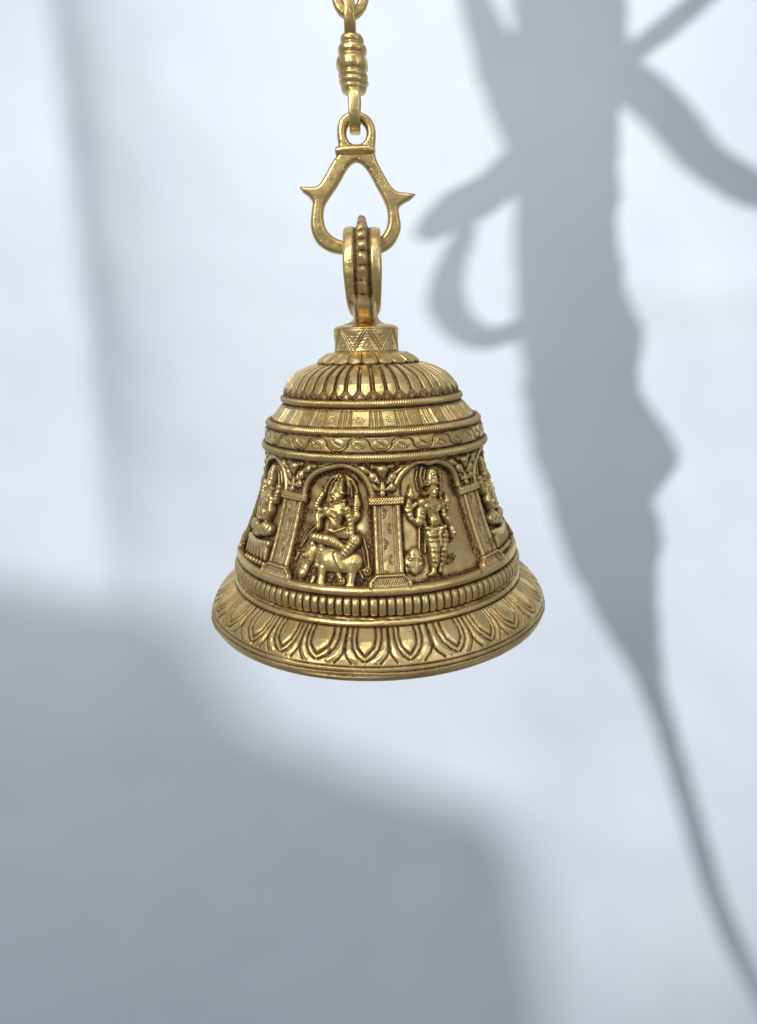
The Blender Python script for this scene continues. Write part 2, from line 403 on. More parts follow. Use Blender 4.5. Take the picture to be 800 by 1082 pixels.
STANDER = [
 ([(200, 150), (184, 230), (205, 315)], 11, 0.4), ([(238, 118), (224, 200), (240, 285)], 13, 1.2), ([(268, 140), (252, 215), (262, 270)], 9, 2.4),
 ([(372, 150), (402, 205), (398, 300)], 9, 2.8), ([(402, 150), (424, 225), (408, 325)], 10, 1.8), ([(432, 170), (440, 240), (425, 300)], 8, 0.8),
 ([(320, 165), (318, 235)], [42, 54], 4.2, 0.75), ([(322, 128)], 16, 3.5),
 ([(262, 272), (290, 250), (345, 246), (378, 268)], 10, 8.0), ([(300, 205)], 8, 9), ([(335, 200)], 8, 9), ([(318, 175)], 8, 8.8), ([(350, 220)], 7, 8), ([(285, 225)], 7, 8), ([(340, 160)], 6, 7.5), ([(300, 160)], 6, 7.5),
 ([(320, 312), (320, 352)], [50, 38], 5.2, 0.85), ([(318, 312), (316, 340)], [7, 12], 9.6), ([(296, 305)], 11, 9.2), ([(344, 305)], 11, 9.2), ([(318, 365)], 11, 8.8),
 ([(256, 345)], 24, 4.6), ([(256, 345)], 9, 8.6), ([(384, 340)], 16, 4.6), ([(318, 395)], 38, 4.0),
 ([(225, 425)], 38, 4.8), ([(405, 430)], 34, 4.8), ([(312, 450), (330, 520)], [82, 56], 3.6, 0.62), ([(268, 455)], 34, 6), ([(365, 460)], 34, 6),
 ([(345, 578)], 52, 4.0, 0.75), ([(345, 575)], 8, 11),
 ([(230, 402), (290, 470), (340, 512)], 7, 8.6), ([(255, 398), (320, 448), (395, 410)], 7, 8.6), ([(245, 425), (335, 510), (382, 465)], 6, 8.2), ([(262, 392), (318, 425), (375, 398)], 6, 8.4),
 ([(216, 415), (160, 450), (130, 470)], [22, 20, 26], 2.2), ([(130, 318), (130, 360)], [20, 36], 3.0, 0.85), ([(130, 290)], 12, 2.8), ([(118, 405), (105, 480), (135, 560), (180, 600)], [24, 34, 26, 18], 2.6, 0.9, (38, .9)),
 ([(218, 500), (215, 545)], [40, 42], 5.2, 0.75, (26, .5)), ([(200, 590)], 38, 4.8, 0.8), ([(218, 515)], 14, 9), ([(245, 600)], 14, 5),
 ([(458, 340), (462, 405), (465, 465)], [12, 30, 28], 3.0, 0.9, (30, .9)), ([(410, 440), (425, 530), (470, 570)], [26, 24, 28], 4.5, .9, (40, .7)), ([(470, 575), (495, 625)], [28, 20], 4.4), ([(505, 650), (515, 710)], [32, 24], 4.2, .85, (20, .5)), ([(512, 688)], 10, 7.5), ([(400, 380), (440, 430)], [16, 18], 3.2),
 ([(262, 650), (340, 662), (430, 632)], [17, 18, 17], 6.5, .9, (22, .5)), ([(395, 650), (375, 700), (392, 800)], [20, 16, 12], 7.0), ([(395, 648)], 20, 8),
 ([(318, 690), (338, 810), (345, 900), (345, 960)], [58, 52, 44, 34], 4.0, 0.85, (44, 1.5)),
 ([(430, 690), (430, 800), (420, 900), (412, 960)], [42, 40, 34, 24], 3.4, 0.85, (42, 1.4)),
 ([(342, 975), (340, 1030)], [22, 24], 2.6), ([(330, 1045), (300, 1052)], [22, 14], 2), ([(410, 975), (405, 1015)], [20, 22], 2.0),
 ([(212, 640), (210, 830)], 11, 1.8), ([(262, 680), (265, 860)], 11, 1.8), ([(238, 650), (240, 830)], 6, 0.3),
 ([(385, 740), (395, 1000)], 9, 3.0),
 ([(445, 885), (500, 890), (540, 862)], [9, 9, 4], -0.3), ([(470, 950), (520, 930), (560, 875)], [8, 7, 4], -0.5), ([(480, 780), (520, 740)], [7, 4], -0.5), 
 # lion-like mask on a round boss
 ([(162, 950)], 84, 0.8, 0.62), ([(165, 880), (168, 960), (166, 1030)], [52, 36, 24], 4.2, 0.62),
 ([(105, 975)], 30, 2.6, .6), ([(105, 975)], 12, 5.6), ([(218, 962)], 30, 2.6, .6), ([(218, 962)], 12, 5.6), ([(112, 925), (145, 905), (185, 905), (220, 922)], 9, 6.2), ([(85, 1000), (95, 1030)], 10, 2.5),
 ([(162+98*math.cos(a), 950+98*math.sin(a)) for a in np.linspace(PI*0.9, PI*2.1, 14)], 9, 0.2)]

SEATED = [   # drawn in rider coordinates
 ([(470, 175), (545, 215), (595, 320), (600, 450)], 13, 0.5), ([(395, 175), (320, 215), (270, 320), (262, 450)], 13, 0.5), ([(400, 200), (350, 250), (320, 330)], 9, 1.5), ([(470, 200), (520, 250), (545, 330)], 9, 1.5),
 ([(432, 190), (432, 250), (432, 295)], [28, 46, 50], 4.5, 0.85, (22, .8)), ([(432, 345), (432, 385)], [50, 36], 5.5, 0.85), ([(430, 345), (430, 372)], [7, 12], 9.8),
 ([(378, 380)], 18, 5), ([(488, 380)], 18, 5), ([(432, 470), (432, 590)], [80, 56], 4.5, 0.65), ([(385, 490)], 36, 7), ([(480, 490)], 36, 7),
 ([(340, 465)], 34, 5.8), ([(525, 465)], 34, 5.8), ([(432, 600)], 48, 6, .8),
 ([(335, 470), (275, 470), (262, 380)], [26, 24, 30], 5, .9, (30, .7)), ([(262, 350)], 34, 4.5), ([(530, 470), (590, 470), (605, 380)], [26, 24, 30], 5, .9, (30, .7)), ([(608, 345)], 32, 4.5),
 ([(335, 480), (310, 570), (350, 640)], [28, 26, 28], 6), ([(528, 480), (555, 570), (520, 640)], [28, 26, 28], 6),
 ([(270, 730), (350, 720), (440, 760), (560, 770)], [46, 54, 40, 24], 5.5, 0.8, (36, .9)), ([(600, 730), (520, 720), (420, 790), (300, 790)], [46, 50, 34, 22], 4.8, 0.8, (36, .9)),
 ([(375, 440), (432, 475), (490, 440)], 8, 9), ([(360, 640), (432, 665), (510, 640)], 13, 8),
 ([(230, 850), (430, 880), (640, 850)], [30, 34, 30], 3.5, .9)] + \
 [([(430+x*62, 895), (430+x*72, 985)], [34, 14], 2.8+0.2*(x % 2), 0.8) for x in (-3, -2, -1, 0, 1, 2, 3)] + \
 [([(430+x*66, 1035)], 24, 1.0) for x in (-3, -2, -1, 0, 1, 2, 3)]

def fat(L_, f): return [(a, [r*f for r in b], z+(0.5 if max(b) < 1.75 else 0), g, st) for a, b, z, g, st in L_]
conA, conB, conS = fat(conv(PA, RIDER), 1.13), fat(conv(PB, STANDER), 1.15), fat(conv(PA, SEATED), 1.1)
FIGS = [(conA, 1), (conB, 1), (conS, -1), (conB, -1), (conA, 1), (conS, 1), (conB, 1), (conS, 1)]
for k in (0, 1, 2, 7):     # niche wall made darker around the outline of each figure
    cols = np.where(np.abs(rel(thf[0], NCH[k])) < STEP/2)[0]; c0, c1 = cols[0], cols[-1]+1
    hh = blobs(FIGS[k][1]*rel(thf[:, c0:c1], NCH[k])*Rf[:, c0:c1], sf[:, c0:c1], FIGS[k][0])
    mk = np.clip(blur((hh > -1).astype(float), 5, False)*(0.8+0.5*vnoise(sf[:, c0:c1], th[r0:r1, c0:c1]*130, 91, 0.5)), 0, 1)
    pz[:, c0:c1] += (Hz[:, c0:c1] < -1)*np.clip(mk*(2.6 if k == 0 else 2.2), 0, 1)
# spandrel leaves above each column
SPN = [([(155, 172), (160, 222)], [40, 7], 1.6), ([(92, 222), (134, 262)], [33, 7], 1.3), ([(224, 222), (184, 262)], [33, 7], 1.3),
       ([(84, 285), (136, 305)], [27, 6], 1.2), ([(222, 285), (176, 305)], [27, 6], 1.2), ([(155, 262), (156, 300)], [12, 20], 0.8), ([(155, 330)], [20], 1.0),
       ([(25, 172), (84, 196)], [24, 6], 1.0), ([(285, 172), (228, 196)], [24, 6], 1.0), ([(88, 143), (126, 152)], [18, 8], .8), ([(222, 143), (186, 152)], [18, 8], .8),
       ([(-32, 146), (30, 146)], [16, 8], .7), ([(335, 146), (280, 146)], [16, 8], .7), ([(-100, 140), (-60, 140)], [12, 8], .6), ([(410, 138), (370, 138)], [12, 8], .6)]
spn = conv(PC, [(p_, r_, z_, 0.55) for p_, r_, z_ in SPN])
ribs = [(PC.pts(p_), PC.r(r_[0])) for p_, r_, z_ in SPN if len(p_) > 1]
for k in range(8):
    c = COLC+STEP*k; u = rel(thf, c)*Rf; m = (np.abs(rel(thf, c)) < STEP/2)&(sf < S_y(526))
    clear = sstep(1.0, 4.0, np.minimum(pdist(u-STEP/2*Rf, sf, archs[(k+1) % 8]), pdist(u+STEP/2*Rf, sf, archs[k])))
    clear = clear*(Hz > -0.6)
    acc = np.maximum(blobs(u, sf, spn), -1.2)
    for pp, rr0 in ribs[:7]: acc = acc-0.6*groove(np.abs(pdist(u, sf, [pp[0], pp[0]])-rr0*0.62), 0.4)*(acc > 0.3)
    Hz += m*clear*acc
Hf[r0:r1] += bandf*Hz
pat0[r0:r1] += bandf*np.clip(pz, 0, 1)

# tarnish lies in the cut lines: measured from the relief itself
def cavity(Hh, n1=3, n2=9, wrap=True):
    a = blur(Hh, n1, wrap)-Hh; b2 = blur(Hh, n2, wrap)-Hh
    return np.clip(a*1.6+b2*0.30-0.18, 0, 1)
cav = cavity(Hf); cav = np.clip(np.maximum(cav, blur(cav, 2, True)*1.7), 0, 1)
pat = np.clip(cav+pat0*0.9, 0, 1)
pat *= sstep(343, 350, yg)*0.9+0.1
P = surf(th, ss, Hf)

def part(name, ya, yb, last=False):
    ia = int(np.argmin(np.abs(SR-(0 if ya is None else S_y(ya))))) if ya is not None else 0
    ib = int(np.argmin(np.abs(SR-S_y(yb))))+1 if yb is not None else len(SR)
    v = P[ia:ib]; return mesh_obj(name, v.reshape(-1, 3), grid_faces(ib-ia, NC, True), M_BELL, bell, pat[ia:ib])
part('cap', None, 372.0)
part('petal_collar', 372.0, 386.6)
part('fluted_dome', 386.6, 422.0)
o = part('rope_ring', 422.0, 432.4)
part('panelled_band', 432.4, 452.3)
part('rope_ring', 452.3, 461.0)
part('scroll_band', 461.0, 479.4)
part('rope_ring', 479.4, 488.6)
part('niche_wall', 488.6, 620.6)
part('moulding_ring', 620.6, 631.2)
part('bead_ring', 631.2, 650.8)
part('moulding_ring', 650.8, 663.0)
part('lotus_rim', 663.0, None)
# inside of the bell
ti = np.linspace(0, 2*PI, 181)[:-1]; pin = [(float(H_s(SR[-1])), float(R_s(SR[-1])))]+INNER
vi = np.array([[(r*math.sin(a)+float(dxh(h)))*S, -r*math.cos(a)*S, (ROOTH-h)*S] for h, r in pin for a in ti])
mesh_obj('inner_shell', vi, grid_faces(len(pin), 180, True), M_BELL, bell, np.full(len(vi), 0.45))

# ---- relief patches: each its own casting standing on the wall of the frieze
def patch(name, thc, u0, u1, s0, s1, field, sink=-1.5, res=0.42, base=-5.0, smooth=1):
    us = np.arange(u0, u1, res); vs = np.arange(s0, s1, res); u, v = np.meshgrid(us, vs)
    Hh, pt = field(u, v)
    m = Hh > sink
    Hh = np.where(m, Hh, sink)
    if smooth: Hh = blur(Hh, smooth, False)
    Hb = Hh+base
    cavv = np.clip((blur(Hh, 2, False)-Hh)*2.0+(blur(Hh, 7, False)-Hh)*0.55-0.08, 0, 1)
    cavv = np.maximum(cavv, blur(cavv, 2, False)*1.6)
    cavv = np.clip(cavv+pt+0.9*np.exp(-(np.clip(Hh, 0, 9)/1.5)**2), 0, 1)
    xyz = surf(thc+u/R_s(v), v, Hb)
    F = grid_faces(len(vs), len(us)); keep = m.ravel()[F].any(axis=1); F = F[keep]
    used = np.unique(F); remap = -np.ones(u.size, dtype=np.int64); remap[used] = np.arange(len(used))
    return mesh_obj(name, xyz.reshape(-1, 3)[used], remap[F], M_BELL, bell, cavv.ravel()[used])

def figure_field(prims, mirror=False):
    def f(u, v):
        uu = -u if mirror else u
        H = blobs(uu, v, prims); H = np.where(H > -8, H+0.12*vnoise(u, v, 3, 0.8), H); return H, np.zeros_like(u)
    return f
lim = (S_y(491), S_y(621.5))
def figure(k, prims, mirror=False, res=0.36):
    return patch('relief_figure', NCH[k], -45, 45, lim[0], lim[1], figure_field(prims, mirror), sink=-0.6, base=-4.7, res=res, smooth=1)
f0 = figure(0, conA); f0['label'] = 'crowned four-armed rider seated on a bull, in deep relief'
f1 = figure(1, conB); f1['label'] = 'crowned standing four-armed figure beside a round animal mask'
f2 = figure(2, conS, True); f7 = figure(7, conS)
f3 = figure(3, conB, True, 0.8); f4 = figure(4, conA, False, 0.8); f5 = figure(5, conS, False, 0.8); f6 = figure(6, conB, False, 0.8)

# arch mouldings
def arch_field(ar):
    def f(u, v):
        d = pdist(u, v, ar)
        H = np.where(d < 2.5, 1.5+2.2*np.sqrt(np.clip(1-(d/2.5)**2, 0, 1)), -9.0)
        H = H-0.25*groove(d-1.6, 0.4)
        return H, np.zeros_like(u)
    return f
for k in range(8):
    patch('arch_moulding', NCH[k], -48, 48, S_y(488.9), S_y(528), arch_field(archs[k]), sink=-0.5, base=-1.5, res=0.36 if k in (0, 1, 2, 7) else 0.8, smooth=0)

# columns
q = lambda X, Y: PC.p(X, Y)
s_cap0, s_cap1, s_b0, s_b1 = q(175, 347)[1], q(175, 410)[1], q(175, 865)[1], q(175, 965)[1]
def column_field(seed):
    def f(u, v):
        H = np.full_like(u, -9.0)
        wsh = 11.9+0.6*(v-s_cap1)/(s_b0-s_cap1); sh = (v > s_cap1-1)&(v < s_b0+2)&(np.abs(u) < wsh)
        a = np.abs(u)
        prof = 1.2+2.6*np.sqrt(np.clip(1-((a-10.0)/2.2)**2, 0, 1))
        prof = np.maximum(prof, np.where(a < 8.2, 1.6+1.0*np.sqrt(np.clip(1-(a/9.5)**2, 0, 1)), 0))
        prof = prof-1.0*groove(a-8.0, 0.45)-0.8*groove(a-5.2, 0.4)
        prof = prof-0.5*groove(a-6.6, 0.8)*(0.5+0.5*np.cos(v*2*PI/1.9))
        # running half-moons up the middle strip
        per = 13.0; fv = (v-s_cap1) % per-per/2; side = np.where(((v-s_cap1)//per) % 2 < 1, 1, -1)
        for rr in (1.6, 3.2): prof = prof-0.8*groove(np.abs(np.hypot((u+side*3.4), fv*0.8)-rr), 0.42)*(side*(u+side*3.4) > -0.2)*(a < 4.8)
        H = np.where(sh, prof, H)
        cp = (v > s_cap0)&(v < s_cap1)&(a < 16.2)
        e = np.minimum(np.minimum(v-s_cap0, s_cap1-v), 16.2-a)
        hc = 2.2+2.6*sstep(0, 1.7, e)-0.8*groove((u+v*0.8) % 2.3-1.15, 0.4)*sstep(1.2, 2.0, e)*(0.6+0.4*np.cos(v*2.0))
        H = np.where(cp, hc, H)
        t = (v-s_b0)/(s_b1-s_b0); wb = 12.5+6.6*sstep(0, 0.75, t); bs = (v > s_b0)&(v < s_b1+2)&(a < wb)
        e = np.minimum((v-s_b0), (wb-a)*0.8)
        hb = 1.8+3.0*sstep(0, 1.6, e)-1.7*sstep(2.6, 3.6, e)
        hb = hb-0.7*groove((u*1.0+v*0.5) % 2.0-1.0, 0.4)*((v-s_b0) > 5.2)*((v-s_b0) < 9.5)*(a < wb-4.5)
        H = np.where(bs, hb, H)
        return H+0.12*vnoise(u, v, seed, 0.8), np.zeros_like(u)
    return f
for k in range(8):
    patch('column', COLC+STEP*k, -21, 21, s_cap0-1.5, s_b1+1.0, column_field(k), sink=-0.5, base=-1.6, res=0.33 if k in (0, 1, 7) else 0.7, smooth=0)

# ------------------------------------------------------------------ loop on top of the bell (stands edge-on to the camera)
def loop_part():
    cz, cyc = 287.5, 0.0; NA, NB = 400, 150
    a = np.linspace(0, 2*PI, NA, endpoint=False); b_ = np.linspace(0, 2*PI, NB, endpoint=False)
    bd = np.linspace(0, 2*PI, 4001); qx = np.sign(np.cos(bd))*np.abs(np.cos(bd))**0.5*19; qy = np.sign(np.sin(bd))*np.abs(np.sin(bd))**0.5*6
    al = np.concatenate([[0], np.cumsum(np.hypot(np.diff(qx), np.diff(qy)))]); t_ = np.linspace(0, al[-1], NB, endpoint=False)
    ux_, uy_ = np.interp(t_, al, qx)/19, np.interp(t_, al, qy)/6
    A, _i = np.meshgrid(a, np.arange(NB), indexing='ij')                    # A: round the loop from the top, B: round the section
    wid = np.interp(np.abs((A+PI) % (2*PI)-PI), [0, 1.6, 2.5, PI], [19.3, 19.5, 17.5, 14.0])
    Ro, Ri = 47.0, 35.0
    sx, sr = ux_[_i], uy_[_i]
    x_ = sx*wid; rad = (Ro+Ri)/2+sr*(Ro-Ri)/2
    outer = sstep(0.2, 0.8, sr)
    ridge = np.exp(-(x_/5.0)**8)*outer*np.clip(1-np.exp(-((A-(PI-0.52))/0.46)**6), 0, 1)
    beads = np.abs(np.cos(A*11.0+0.3)); front = ((A > 0.2) & (A < 2*PI-0.2))
    rad = rad+ridge*(3.2+4.0*beads**0.6*(0.75+0.35*np.sin(A*5.3+1)))+ridge*1.5*vnoise(A*45, x_, 33, 0.5)
    rad = rad-outer*1.6*np.exp(-((np.abs(x_)-7.6)/1.5)**2)
    knob = np.exp(-((A-(PI-0.52))/0.40)**6)+np.exp(-((A-(PI+0.52))/0.40)**6)
    rad = rad+knob*9.5*np.exp(-(x_/11.0)**6)*outer
    crest = np.exp(-((((A+PI) % (2*PI))-PI)/0.12)**4)
    rad = rad+crest*4.0*np.exp(-(x_/5.6)**6)*outer
    rad = rad+0.35*vnoise(A*45, x_, 31, 0.35)
    hx_ = 384.0+(cz-287)*0.03
    X = hx_+x_+ (-(np.cos(A))*rad)*0.035; Y = -np.sin(A)*rad; Hh = cz-np.cos(A)*rad*1.02
    cavv = np.clip((blur(rad, 3, True)-rad)*0.5, 0, 1)
    cavv = np.clip(cavv+outer*0.75*np.exp(-((np.abs(x_)-7.2)/1.9)**2)+ridge*0.9*(1-beads)**1.0, 0, 1)
    w = np.stack([(X-400)*S, Y*S, (541-Hh)*S], -1).reshape(-1, 3)
    inv = (Matrix.Translation(bell.location) @ Matrix.Rotation(-TILT, 4, 'Y')).inverted()
    I = np.array(inv); w = w @ I[:3, :3].T+I[:3, 3]
    F = []
    i, j = np.meshgrid(np.arange(NA), np.arange(NB), indexing='ij')
    F = np.stack([i*NB+j, ((i+1) % NA)*NB+j, ((i+1) % NA)*NB+(j+1) % NB, i*NB+(j+1) % NB], -1).reshape(-1, 4)
    mesh_obj('hanging_loop', w, F, M_BELL, bell, cavv)
    # neck that joins loop and cap
    prof = [(330, 1), (331, 9), (334, 12.5), (337, 13.5), (340, 16), (343, 24), (345, 26)]
    tt = np.linspace(0, 2*PI, 97)[:-1]
    v = np.array([[(386.8+r*math.sin(t)-400)*S, -r*math.cos(t)*S, (541-h)*S] for h, r in prof for t in tt]); v = v @ I[:3, :3].T+I[:3, 3]
    mesh_obj('neck', v, grid_faces(len(prof), 96, True), M_BELL, bell, np.full(len(v), 0.18))
loop_part()

# ------------------------------------------------------------------ lyre-shaped hook
def cr(pts, n=6, closed=True):
    """Catmull-Rom through points; a point with a third value True is a sharp corner"""
    out = []; N = len(pts); P_ = [np.array(p[:2], float) for p in pts]
    for i in range(N if closed else N-1):
        p0, p1, p2, p3 = P_[(i-1) % N] if (closed or i > 0) else P_[i], P_[i], P_[(i+1) % N], P_[(i+2) % N] if (closed or i < N-2) else P_[(i+1) % N]
        if len(pts[i]) > 2: p0 = p1
        if len(pts[(i+1) % N]) > 2: p3 = p2
        for t in np.linspace(0, 1, n, endpoint=False):
            out.append(0.5*((2*p1)+(-p0+p2)*t+(2*p0-5*p1+4*p2-p3)*t*t+(-p0+3*p1-3*p2+p3)*t**3))
    if not closed: out.append(P_[-1])
    return [tuple(o) for o in out]

def plate(name, outline, holes, half, bevel, mat, parent=None, origin=(400, 541)):
    cu = bpy.data.curves.new(name+'_outline', 'CURVE'); cu.dimensions = '2D'; cu.fill_mode = 'BOTH'
    cu.extrude = (half-bevel)*S; cu.bevel_depth = bevel*S; cu.bevel_resolution = 6; cu.offset = -bevel*S*0.98
    for loop_ in [outline]+holes:
        sp_ = cu.splines.new('POLY'); sp_.points.add(len(loop_)-1); sp_.use_cyclic_u = True
        for pt, (x_, y_) in zip(sp_.points, loop_): pt.co = ((x_-origin[0])*S, (origin[1]-y_)*S, 0, 1)
    tmp = bpy.data.objects.new(name+'_tmp', cu); col.objects.link(tmp)
    dg = bpy.context.evaluated_depsgraph_get(); me = bpy.data.meshes.new_from_object(tmp.evaluated_get(dg)); me.name = name
    bpy.data.objects.remove(tmp); bpy.data.curves.remove(cu)
    me.transform(Matrix.Rotation(PI/2, 4, 'X'))
    me.materials.clear(); me.materials.append(mat)
    import bmesh
    bm = bmesh.new(); bm.from_mesh(me); bmesh.ops.remove_doubles(bm, verts=bm.verts, dist=1e-6)
    for f in bm.faces: f.smooth = True
    bm.to_mesh(me); bm.free()
    o = bpy.data.objects.new(name, me); col.objects.link(o)
    if parent: o.parent = parent
    return o

def thing(name, px, py, label, cat, group=None):
    o = bpy.data.objects.new(name, None); col.objects.link(o); o.location = W(px, py); o.empty_display_size = 0.01
    tag(o, label, cat, group); return o

hook = thing('lyre_hook', 377, 262, 'flat brass hanging hook with two pointed side spurs, holding the bell loop', 'hook')
OUT = [(358, 154), (356.8, 140), (358.5, 129), (365, 121.5), (374.5, 118.8), (386, 121.5), (393.5, 129), (396.5, 140), (396, 154),
       (396.5, 166), (401, 177), (407, 187.5), (413, 197.5), (420, 203), (429, 204.2), (438.6, 205.6, True), (433, 211), (425, 215.5), (420.8, 220.5), (421.6, 229), (423, 240),
       (420, 251), (413, 261), (402, 267.5), (390, 269.3), (376, 269.6), (361, 268.5), (347, 265), (336, 257), (330.5, 246), (329, 235), (330.2, 222), (331, 214.5), (327, 208), (321, 203.5),
       (317.2, 198, True), (325, 198), (333, 198), (338.5, 194.5), (345.5, 183), (352, 171), (357, 164)]
HOLE1 = [(376.5, 128), (383, 130.5), (387.3, 137), (387.5, 145), (383.5, 151.5), (376.8, 153.6), (370, 151.5), (366, 145), (366, 137), (370, 130.5)]
HOLE2 = [(377, 171.2), (384, 174.8), (391, 184), (398, 197), (404.5, 209), (409, 220), (410.4, 231), (408.5, 242), (402, 251.5), (392, 256.2), (376, 257.5), (360, 254.5), (350, 249.2), (343.5, 240.5), (341.3, 229), (343.2, 217),
         (350, 206), (358, 194), (364.5, 182), (370.5, 174)]
def dist_poly(X, Y, loops):
    d = np.full_like(X, 1e9); ins = np.zeros(X.shape, dtype=bool)
    for L_ in loops:
        L2 = L_+[L_[0]]
        for (x1, y1), (x2, y2) in zip(L2[:-1], L2[1:]):
            e, _ = sdist(X, Y, (x1, y1), (x2, y2)); d = np.minimum(d, e)
            c = (y1 > Y) != (y2 > Y); xi = (x2-x1)*(Y-y1)/((y2-y1) if y2 != y1 else 1e-9)+x1
            ins ^= c & (X < xi)
    return np.where(ins, d, -d)
def casting(name, loops, half, rnd, mat, parent, res=0.45, extra=None, seed=1):
    """a cast plate with softly rounded edges: two relief faces meeting along the outline"""
    xs = np.arange(min(p[0] for p in loops[0])-2, max(p[0] for p in loops[0])+2, res); ys = np.arange(min(p[1] for p in loops[0])-2, max(p[1] for p in loops[0])+2, res)
    X, Y = np.meshgrid(xs, ys); d = dist_poly(X, Y, loops)+0.75
    # pull the outermost vertices onto the outline
    gy, gx = np.gradient(d, res); gn = np.hypot(gx, gy)+1e-6
    edge = (np.abs(d) < res*1.1) & (d < res*0.6)
    keepv = d > -res*1.1
    Xe = np.where(edge, X-d*gx/gn, X); Ye = np.where(edge, Y-d*gy/gn, Y); de = np.where(edge, 0, np.maximum(d, 0))
    t = np.clip(de/rnd, 0, 1); Z = half*np.clip(1-(1-t)**2.3, 0, 1)**0.47
    if extra is not None: Z = Z+extra(X, Y)*(de > 0)
    Z = Z+0.13*vnoise(X, Y, seed, 0.2)*(t > 0.2)+0.04*vnoise(X, Y, seed+9, 0.9)*(t > 0.2)
    F = grid_faces(len(ys), len(xs)); k = keepv.ravel()[F].all(axis=1) & ((de.ravel()[F] > 0).any(axis=1)); F = F[k]
    used = np.unique(F); remap = -np.ones(X.size, dtype=np.int64); remap[used] = np.arange(len(used))
    n = len(used); xv, yv, zv, dv = Xe.ravel()[used], Ye.ravel()[used], Z.ravel()[used], de.ravel()[used]
    loc = parent.location
    fr = np.stack([(xv-400)*S-loc.x, -zv*S-loc.y, (541-yv)*S-loc.z], -1); bk = fr.copy(); bk[:, 1] = zv*S-loc.y
    rim = dv <= 0; bidx = np.arange(n)+n; 
    # share the rim vertices between the two faces
    bmap = np.where(rim, np.arange(n), bidx)
    V = np.concatenate([fr, bk]); Ff = remap[F]; Fb = bmap[Ff][:, ::-1]
    F2 = np.concatenate([Ff, Fb]); use2 = np.unique(F2); rm2 = -np.ones(len(V), dtype=np.int64); rm2[use2] = np.arange(len(use2))
    cv = np.clip((blur(Z, 3, False)-Z)*0.35-0.15, 0, 1).ravel()[used]; cv = np.concatenate([cv, cv])
    return mesh_obj(name, V[use2], rm2[F2], mat, parent, cv[use2])
casting('frame', [cr(OUT), cr(HOLE1), cr(HOLE2)], 6.2, 5.0, M_HOOK, hook, seed=3)
# collar bar across the frame
def tube_mesh(name, pts, radii, mat, parent, nseg=24, flat=1.0, seed=0, n=6, caps=True):
    """sweep along a 3-D path (drawing units: px, py, depth)"""
    P3 = [np.array(p, float) for p in pts]; out = []; rr = []
    for i in range(len(P3)-1):
        p0, p1, p2, p3 = P3[max(i-1, 0)], P3[i], P3[i+1], P3[min(i+2, len(P3)-1)]
        for t in np.linspace(0, 1, n, endpoint=False):
            out.append(0.5*((2*p1)+(-p0+p2)*t+(2*p0-5*p1+4*p2-p3)*t*t+(-p0+3*p1-3*p2+p3)*t**3)); rr.append(radii[i]+(radii[i+1]-radii[i])*t)
    out.append(P3[-1]); rr.append(radii[-1]); C_ = np.array(out); rr = np.array(rr)
    T = np.gradient(C_, axis=0); T /= np.linalg.norm(T, axis=1)[:, None]+1e-9
    up = np.array([0, 0, 1.0]) if abs(T[0][2]) < 0.8 else np.array([1.0, 0, 0])
    V = []
    for c, t, r in zip(C_, T, rr):
        a_ = np.cross(t, up); a_ /= np.linalg.norm(a_)+1e-9; b2 = np.cross(a_, t); up = b2
        for k in range(nseg):
            q_ = 2*PI*k/nseg; V.append(c+r*(math.cos(q_)*a_+math.sin(q_)*b2*flat))
    V = np.array(V); 
    if seed: V = V+(0.02*np.repeat(rr, nseg)*vnoise(V[:, 0], V[:, 1], seed, 0.12)+0.045*np.repeat(rr, nseg)*vnoise(V[:, 0], V[:, 1], seed+2, 0.045))[:, None]*np.array([1, .6, 1])
    F = grid_faces(len(C_), nseg, True); nV = len(V)
    tri = []
    V = np.vstack([V, C_[0]-T[0]*rr[0]*0.3, C_[-1]+T[-1]*rr[-1]*0.3])
    for k in range(nseg):
        tri.append((nV, (k+1) % nseg, k, k)); tri.append((nV+1, nV-nseg+k, nV-nseg+(k+1) % nseg, nV-nseg+(k+1) % nseg))
    me_v = np.stack([(V[:, 0]-400)*S, V[:, 2]*S, (541-V[:, 1])*S], -1)
    if parent is not None: me_v = me_v-np.array(parent.location)
    me = bpy.data.meshes.new(name)
    fl = [tuple(f) for f in F.tolist()]+[tuple(dict.fromkeys(f)) for f in tri]
    me.from_pydata([tuple(v) for v in me_v], [], fl); me.update()
    for p_ in me.polygons: p_.use_smooth = True
    me.materials.append(mat); o = bpy.data.objects.new(name, me); col.objects.link(o)
    if parent is not None: o.parent = parent
    return o
tube_mesh('collar_bar', [(355.2, 160.6, 0), (361, 160.4, 0), (370, 159.9, 0), (384, 159.6, 0), (391, 159.8, 0), (395.6, 160.0, 0)], [5.2, 6.3, 6.6, 6.6, 6.2, 5.0], M_HOOK, hook, nseg=36, flat=1.6)

# ------------------------------------------------------------------ swivel
swv = thing('swivel', 373, 100, 'turned brass swivel barrel with a flat loop at each end, linking chain and hook', 'swivel')
prof = [(36, 1), (36.2, 6.5), (37.5, 9.5), (40, 11.8), (43, 12.6), (45.5, 12.3), (47, 11.2), (48.2, 12.4), (50.5, 14.6), (53, 15.3), (56, 15.4), (58.2, 14.3), (59.8, 13.4), (61.2, 14.6),
        (64, 16.3), (67, 16.8), (71, 16.8), (74, 16), (76.2, 14.6), (77.6, 14.0), (79, 15.2), (81, 16), (83, 15.4), (84.3, 14.4), (85.8, 15.5), (88, 15.8), (90, 14.8), (91.5, 13.8), (94, 13.9), (96, 13.0), (98.5, 11.8), (100.2, 8.6), (100.6, 1)]
ph = np.array([p[0] for p in prof]); pr_ = np.array([p[1] for p in prof]); pl = np.concatenate([[0], np.cumsum(np.hypot(np.diff(ph), np.diff(pr_)))])
